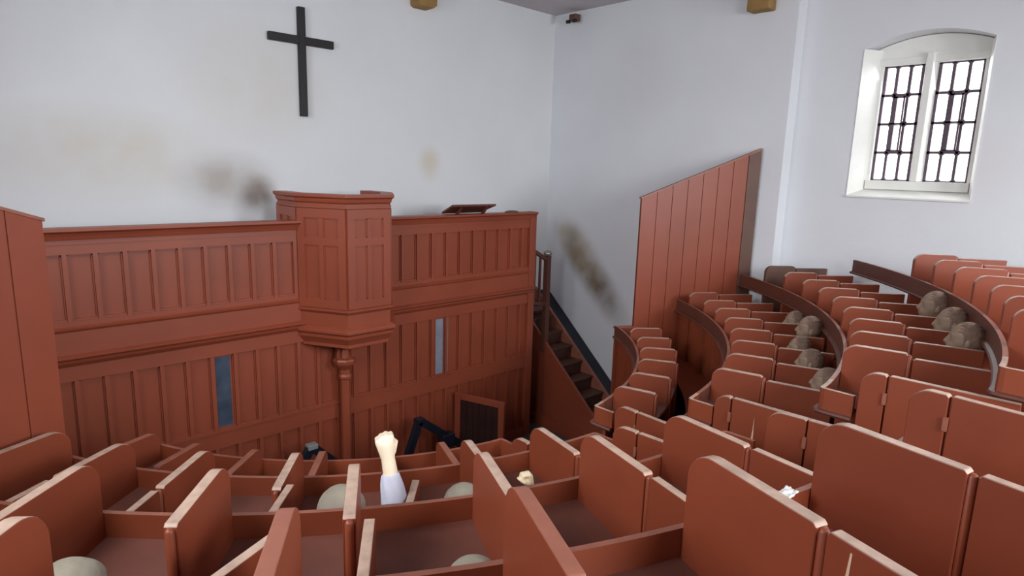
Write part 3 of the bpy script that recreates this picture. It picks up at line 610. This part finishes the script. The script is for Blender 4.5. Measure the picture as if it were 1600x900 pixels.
# ------------------------------------------------------------------ boarded side partitions
def boards(label, cx, cy, ang, r0, r1, z0, z1, low_r, low_z, post):
    x, y = pol(cx, cy, r0, ang); t = empty('boarded_screen', label, 'wood screen', W(x, y, -2.15), math.radians(ang))
    L = (r1-r0)*S; h0 = (z0+Z0)*S; h1 = (z1+Z0)*S; pw = post*S; n = 7
    def ht(u): return h0+(h1-h0)*u/L
    bm = bmesh.new(); wd_ = (L-pw)/n; g = .004
    for i in range(n):
        a = i*wd_+(0 if i == 0 else g); b = (i+1)*wd_-g
        prism(bm, [(a, 0), (b, 0), (b, ht(b)), (a, ht(a))], 'y', -.02, .02)
    prism(bm, [(0, 0), (L-pw, 0), (L-pw, ht(L-pw)-.004), (0, ht(0)-.004)], 'y', -.012, .012)
    link('plank_panel', bm, SCREEN, t)
    if post: bm = bmesh.new(); prism(bm, [(L-pw, 0), (L, 0), (L, ht(L)), (L-pw, ht(L-pw))], 'y', -.028, .028); o = link('end_post', bm, DARKP, t, bevel=.003); o['label'] = 'dark brown end plank'
    bm = bmesh.new(); prism(bm, [(-.01, ht(0)-.004), (L, ht(L)-.004), (L, ht(L)+.014), (-.01, ht(0)+.014)], 'y', -.028, .028); link('capping', bm, WORNLITB, t)
    if low_r:
        l = (low_r-r0)*S; zz = (low_z+Z0)*S
        bm = bmesh.new(); box(bm, (l, -.02, 0), (-.002, .02, zz)); link('low_end_panel', bm, SCREEN, t)
        bm = bmesh.new(); box(bm, (l-.01, -.035, zz), (0, .035, zz+.025)); link('low_capping', bm, SCREEN, t, bevel=.004)
    return t
boards('tall red boarded screen with sloping top beside the stair wall', CRX, CRY, -30.4, 1.935, 2.77, -.165, .172, 1.81, -1.03, .09)
boards('red boarded screen with sloping top at the left edge of the picture', CLX, CLY, -155, 1.851, 2.60, -.21, .058, None, None, 0)

# ------------------------------------------------------------------ DUMMIES
def remeshed(name, bm, voxel, mats, smooth_it=4):
    me = bpy.data.meshes.new(name); bm.to_mesh(me); bm.free(); o = bpy.data.objects.new(name, me); C.objects.link(o)
    m = o.modifiers.new('remesh', 'REMESH'); m.mode = 'VOXEL'; m.voxel_size = voxel; m.use_smooth_shade = True
    s_ = o.modifiers.new('smooth', 'SMOOTH'); s_.factor = .5; s_.iterations = smooth_it
    bpy.context.view_layer.update(); dg = bpy.context.evaluated_depsgraph_get(); nm = bpy.data.meshes.new_from_object(o.evaluated_get(dg))
    bpy.data.objects.remove(o); nm.name = name
    nm.materials.clear()
    for m_ in mats: nm.materials.append(m_)
    for p in nm.polygons: p.use_smooth = True
    return nm
HC = 1.11      # head centre above floor; origin at the feet level under the hips; faces -x, +y is its right
def base_body(bm, arms=(True, True)):
    # head with face
    ball(bm, (0, 0, HC), .1, (1.0, .82, 1.18), 28)
    ball(bm, (-.045, 0, HC-.055), .066, (1, .84, .95), 20)       # jaw
    caps(bm, (-.098, 0, HC+.012), (-.116, 0, HC-.025), .010, .015)  # nose
    ball(bm, (-.092, 0, HC-.058), .014, (.8, 1.5, .5), 12); ball(bm, (-.09, 0, HC-.072), .013, (.8, 1.4, .5), 12)  # lips
    ball(bm, (-.088, 0, HC+.03), .02, (.6, 2.6, .5), 12)         # brow
    for s_ in (-1, 1):
        ball(bm, (-.0, .085*s_, HC-.012), .026, (.75, .35, 1.15), 12)  # ear
        ball(bm, (-.088, .032*s_, HC+.01), .012, (.6, 1.1, .7), 12)   # eye
    caps(bm, (.012, 0, HC-.08), (.02, 0, HC-.19), .056, .062)       # neck
    # torso
    ball(bm, (.02, 0, HC-.31), .2, (.60, 1.0, .72), 28); ball(bm, (.02, 0, HC-.44), .18, (.62, .9, .8), 24); ball(bm, (.02, 0, HC-.58), .18, (.72, .95, .62), 24)
    for s_ in (-1, 1):
        ball(bm, (.02, .17*s_, HC-.235), .068, seg=16)
        caps(bm, (.0, .09*s_, .50), (-.36, .11*s_, .50), .085, .06)   # thigh
        caps(bm, (-.36, .11*s_, .50), (-.34, .11*s_, .10), .055, .038)
        ball(bm, (-.39, .11*s_, .042), .055, (1.9, .8, .72), 16)    # foot
        if arms[0 if s_ < 0 else 1]:
            caps(bm, (.02, .19*s_, HC-.25), (-.03, .215*s_, HC-.47), .05, .04); caps(bm, (-.03, .215*s_, HC-.47), (-.25, .13*s_, HC-.53), .038, .028)
            hand_(bm, Vector((-.27, .12*s_, HC-.535)), Vector((-1, -.15*s_, -.1)), Vector((0, 0, 1)), s_, .35)
def hand_(bm, c, fw, back, s_, curl):
    """open or curled hand: c wrist, fw finger direction, back = dorsal normal"""
    fw = fw.normalized(); side = fw.cross(back).normalized(); back = side.cross(fw).normalized()
    for i, (o, L, r) in enumerate(((-.030, .030, .0095), (-.010, .035, .010), (.010, .033, .0095), (.028, .026, .0085))):
        o_ = o
        caps(bm, c+side*o_*.5, c+fw*.085+side*o_, .013, .0115, 10)
        p = c+fw*.088+side*o_; d = fw.copy()
        for seg in range(3):
            ax = side; d = (Matrix.Rotation(-curl*1.5, 3, ax) @ d); q = p+d*L*(1-.2*seg); caps(bm, p, q, r, r*.92, 10); p = q
    th = c+fw*.03-side*.03
    caps(bm, th, th-side*.022+fw*.03-back*.012, .014, .012, 10); caps(bm, th-side*.022+fw*.03-back*.012, th-side*.012+fw*.062-back*.03, .012, .010, 10)
def assign(me, fn):
    for p in me.polygons: p.material_index = fn(p.center)
bm = bmesh.new(); base_body(bm); body_me = remeshed('mannequin_body', bm, .0085, [SKINC, CLOTH])
assign(body_me, lambda c: 1 if (c.z < HC-.165 and not (c.x < -.255 and .3 < c.z < HC-.45 and abs(c.y) < .2 and c.z > .57)) else 0)
def hair_mesh(kind):
    bm = bmesh.new(); ball(bm, (.008, 0, HC+.008), .104, (1.02, .88, 1.10), 72)
    for v in list(bm.verts):
        d = v.co-Vector((0, 0, HC))
        # pull the face region inside the head
        if d.x < -.035 and d.z < .05: v.co.x = -.035+(d.x+.035)*.2; v.co.z = max(v.co.z, HC-.02) if False else v.co.z; v.co.y *= .8
        if d.z < -.07: v.co = Vector((v.co.x*.75, v.co.y*.72, HC-.07+(d.z+.07)*.6))
        n = (v.co-Vector((0, 0, HC))).normalized()
        if kind == 'hair': v.co += n*(.0025*math.sin(n.z*26+n.y*12+5*noise.noise(n*2.5))+.004*noise.noise(n*2.2)-.004)
        else: v.co += n*(.003*noise.noise(n*4)+.004)
    me = bpy.data.meshes.new('hair' if kind == 'hair' else 'cap'); bm.to_mesh(me); bm.free()
    for p in me.polygons: p.use_smooth = True
    me.materials.append(CLAY if kind == 'hair' else CAPM); return me
hair_me = hair_mesh('hair'); cap_me = hair_mesh('cap')
def dummy(P, cx, cy, zf, label, kind, group, turn=0, me=None, flip=1):
    zfl = (zf+Z0)*S; x, y, z = P; sc = ((z+Z0)*S-zfl)/HC
    a = math.atan2(y-cy, x-cx)
    t = empty('seated_mannequin', label, 'mannequin', (x*S, y*S, zfl), a+turn, group); t.scale = (sc, sc*flip, sc)
    b = bpy.data.objects.new('body', me or body_me); C.objects.link(b); b.parent = t
    h = bpy.data.objects.new('hair' if kind == 'hair' else 'cap', hair_me if kind == 'hair' else cap_me); C.objects.link(h); h.parent = t
    if kind == 'cap': h.scale = (1.12, 1.22, 1.0)
    return t
def ondir(px, py):
    d = right*(px-800)+down*(py-450)+fwd*982.19; return d.normalized()
HR = [((3.330, 1.320, -.717), 'grey-brown dummy head highest in the second row of right block'),
      ((3.054, 1.136, -.693), 'large round dummy head close under the third ledge'),
      ((3.212, 1.235, -.825), 'low dummy head between two larger ones in the right block')]
HR = [(3.45, 1.363, -.778), (3.20, 1.189, -.743), (2.998, 1.149, -.801), (2.767, 1.008, -.788), (2.515, .845, -.782)]
labs = ['dummy with sculpted grey hair, farthest of those under the third ledge', 'dummy with large round head close beneath the third ledge',
        'dummy whose low flat head sits third from the far wall', 'dummy with wide grey head, fourth along under the third ledge', 'dummy half hidden behind a corner of the third ledge']
for p, l in zip(HR, labs): dummy(p, CRX, CRY, fl(2), l, 'hair', 'dummies in the second row of the right block')
for p, l in zip([(3.290, .696, -.549), (3.02, .571, -.563), (2.745, .467, -.564)], ['dummy with lightest head, farthest of the three under the top ledge', 'middle dummy of the three under the top ledge', 'dummy with big brown head, nearest of the three under the top ledge']):
    dummy(p, CRX, CRY, fl(3), l, 'hair', 'dummies in the third row of the right block')
dummy((2.12, 1.375, -1.045), CRX, CRY, fl(1), 'pale capped dummy glimpsed behind the long low aisle divider', 'cap', 'dummies in pale caps')
dummy((.715, .835, -.803), CLX, CLY, fl(2), 'dummy in pale cap at the bottom centre of the picture', 'cap', 'dummies in pale caps')
dummy((.122, 1.20, -.742), CLX, CLY, fl(2), 'dummy in pale cap at the bottom left corner', 'cap', 'dummies in pale caps')
dummy((1.03, 1.25, -.93), CLX, CLY, fl(1), 'dummy in grey cap half hidden behind a tall divider at centre', 'cap', 'dummies in pale caps')

# the dummy raising its fist
def fist(bm, c, up, fwv, side, k=1.0):
    """clenched hand: c = wrist, up along forearm, fwv palm direction (fingers curl this way), side = toward thumb"""
    def P(u, f, s): return c+up*u*k+fwv*f*k+side*s*k
    for i, s in enumerate((.032, .011, -.011, -.031)):
        kn = (.088, .094, .090, .080)[i]; r = (.0125, .013, .0125, .0115)[i]
        caps(bm, P(.0, 0, s*.45), P(kn, -.004, s), .018*k, .0135*k, 10)
        caps(bm, P(kn, 0, s), P(kn+.004, .042, s*1.02), r*k, r*k*.98, 10)
        caps(bm, P(kn+.004, .042, s*1.02), P(kn-.032, .056, s*1.0), r*k*.98, r*k*.92, 10)
        caps(bm, P(kn-.032, .056, s), P(kn-.042, .032, s), r*k*.9, r*k*.85, 10)
    ball(bm, P(.045, .012, 0), .036*k, (1, 1, 1.1), 16)
    caps(bm, P(.018, .012, .026), P(.05, .04, .046), .017*k, .0135*k, 10); caps(bm, P(.05, .04, .046), P(.072, .068, .022), .0135*k, .012*k, 10); caps(bm, P(.072, .068, .022), P(.072, .074, .0), .012*k, .0105*k, 10)
    caps(bm, P(-.07, 0, 0), P(.012, .0, 0), .032*k, .031*k, 14); caps(bm, P(.0, 0, 0), P(.06, .004, 0), .031*k, .036*k, 14)
RP = (.738, 1.405, -.902)
a = math.atan2(RP[1]-CLY, RP[0]-CLX); zfl = fl(1); sc = ((RP[2]-zfl)*S)/HC
inv = (Matrix.Translation(W(RP[0], RP[1], zfl)) @ Matrix.Rotation(a, 4, 'Z') @ Matrix.Scale(sc, 4)).inverted()
wr = inv @ W(.870, 1.385, -.792); el = inv @ W(.872, 1.345, -.965); kn = inv @ W(.864, 1.40, -.72)
bm = bmesh.new(); base_body(bm, (True, False)); sh = Vector((.02, .19, HC-.24))
caps(bm, sh, el, .052, .045); caps(bm, el, wr, .045, .035)
up = (kn-wr).normalized(); fwv = Vector((-1, -.1, 0)); fwv = (fwv-up*fwv.dot(up)).normalized(); sd = up.cross(fwv).normalized()
fist(bm, wr+up*.01, up, fwv, -sd, 1.12)
raised_me = remeshed('mannequin_body', bm, .0055, [SKINC, CLOTH, PALE], 3)
def fa(c):
    d = c-el; ax = (wr-el).normalized(); 
    if (c-sh).length < 1 and (c-wr).length < .22 and c.z > el.z+.02 and c.y > .1: return 2
    return 0 if c.z > HC-.165 and c.y < .12 else 1
assign(raised_me, fa)
t = dummy(RP, CLX, CLY, zfl, 'dummy in pale cap raising a pale clenched fist above the stalls', 'cap', 'dummies in pale caps', me=raised_me)
# sleeve: loose shirt cloth round the raised forearm
bm = bmesh.new(); ax = (wr-el); q = ax.to_track_quat('Z', 'Y'); rings = []
sw = [(-.12, .068), (.0, .070), (.25, .068), (.5, .064), (.64, .056), (.74, .048), (.78, .042), (.77, .034)]
for tt, rr in sw:
    rings.append([bm.verts.new(el+ax*tt+q @ Vector((math.cos(2*PI*i/32)*rr*(1+.08*math.sin(i*1.3+tt*9)), math.sin(2*PI*i/32)*rr*(1+.06*math.sin(i*.8+tt*14)), 0))) for i in range(32)])
for k_ in range(len(rings)-1):
    for i in range(32): bm.faces.new((rings[k_][i], rings[k_][(i+1) % 32], rings[k_+1][(i+1) % 32], rings[k_+1][i]))
o = link('shirt_sleeve', bm, SHIRT, t, smooth=True); o['label'] = 'loose white shirt sleeve'
m_ = o.modifiers.new('sub', 'SUBSURF'); m_.levels = 1; m_.render_levels = 2
# second raised hand, small, in the next stalls
HP = (1.300, 1.155, -1.03); a = math.atan2(HP[1]-CLY, HP[0]-CLX); sc = ((HP[2]-zfl)*S)/HC
inv = (Matrix.Translation(W(HP[0], HP[1], zfl)) @ Matrix.Rotation(a, 4, 'Z') @ Matrix.Scale(sc, 4)).inverted()
wr = inv @ W(1.220, 1.180, -.910); el = inv @ W(1.225, 1.165, -1.10); kn = inv @ W(1.212, 1.188, -.845)
bm = bmesh.new(); base_body(bm, (False, True)); sh = Vector((.02, -.19, HC-.24)); caps(bm, sh, el, .05, .043); caps(bm, el, wr, .04, .027)
up = (kn-wr).normalized(); fwv = Vector((-.2, -1, 0)); fwv = (fwv-up*fwv.dot(up)).normalized(); sd = up.cross(fwv).normalized(); fist(bm, wr+up*.01, up, fwv, sd, 1.0)
hand_me = remeshed('mannequin_body', bm, .0065, [SKINC, CLOTH, BEIGE], 3)
assign(hand_me, lambda c: 2 if (c-wr).length < .2 and c.y < -.08 and c.z > el.z+.02 else (0 if c.z > HC-.165 else 1))
dummy(HP, CLX, CLY, zfl, 'low dummy of which only a beige curled hand shows over the ledge', 'cap', 'dummies in pale caps', me=hand_me)
# crumpled paper on the shelf behind the near divider
bm = bmesh.new(); n = 10; V = [[bm.verts.new(((i-n/2)*.016, (j-n/2)*.012, .02*noise.noise(Vector((i*.5, j*.5, 2)))+.012+.003*i)) for j in range(n+1)] for i in range(n+1)]
for i in range(n):
    for j in range(n): bm.faces.new((V[i][j], V[i+1][j], V[i+1][j+1], V[i][j+1]))
o = link('paper_sheet', bm, PAPER, smooth=True); m_ = o.modifiers.new('solid', 'SOLIDIFY'); m_.thickness = .002
tag(o, 'crumpled white paper lying on the ledge behind a near divider', 'paper')
PAPERO = o; xx, yy = pol(CLX, CLY, RL[3]+.01, -103.6); o.location = W(xx, yy, -H[3]-.002); o.rotation_euler = (0, 0, math.radians(-10)); o.scale = (.42, .42, .5)

# ------------------------------------------------------------------ black stands standing on the pit floor, seen above the front row
def atpix(px, py, y):
    d = ondir(px, py); k = (y*S)/d.y; return cam.location+d*k if False else W(0, 0, 0)+d*k
def astand(label, y, top, foot1, foot2, box_px):
    T_ = atpix(*top, y); base = Vector((T_.x, T_.y, 0)); t = empty('metal_stand', label, 'stand', base)
    F1 = atpix(*foot1, y); F2 = atpix(*foot2, y)
    def down_to(A_, B_): k = (A_.z)/(A_.z-B_.z); return A_+(B_-A_)*k
    f1 = down_to(T_, F1); f2 = down_to(T_, F2)
    for f, nm in ((f1, 'leg'), (f2, 'leg')):
        bm = bmesh.new(); bar(bm, T_-base, f-base, .055, .09); link(nm, bm, STAND, t, bevel=.006)
    bm = bmesh.new(); box(bm, (-.05, -.04, -.02), (.05, .04, .03)); o = link('top_plate', bm, STANDTOP if box_px is None else STAND, t, bevel=.006); o.location = T_-base
    if box_px:
        Bp = atpix(*box_px, y); bm = bmesh.new(); box(bm, (-.08, -.06, -.12), (.09, .06, .04)); o = link('motor_box', bm, STAND, t, bevel=.01); o.location = Bp-base
        bm = bmesh.new(); bar(bm, Vector((0, 0, 0)), Vector((0, 0, -Bp.z+.0)), .05, .05); o = link('post', bm, STAND, t, bevel=.005); o.location = Bp-base
bpy.data.objects.remove(t) if t.name.startswith('folding_stand') else None
for o in list(bpy.data.objects):
    if o.name.startswith('folding_stand'): bpy.data.objects.remove(o)
astand('black angled metal stand on the floor between fist and open gate', 3.18, (655, 657), (640, 705), (690, 677), (697, 682))
astand('black metal stand with grey top on the floor left of the pulpit column', 3.18, (487, 698), (475, 718), (516, 718), None)
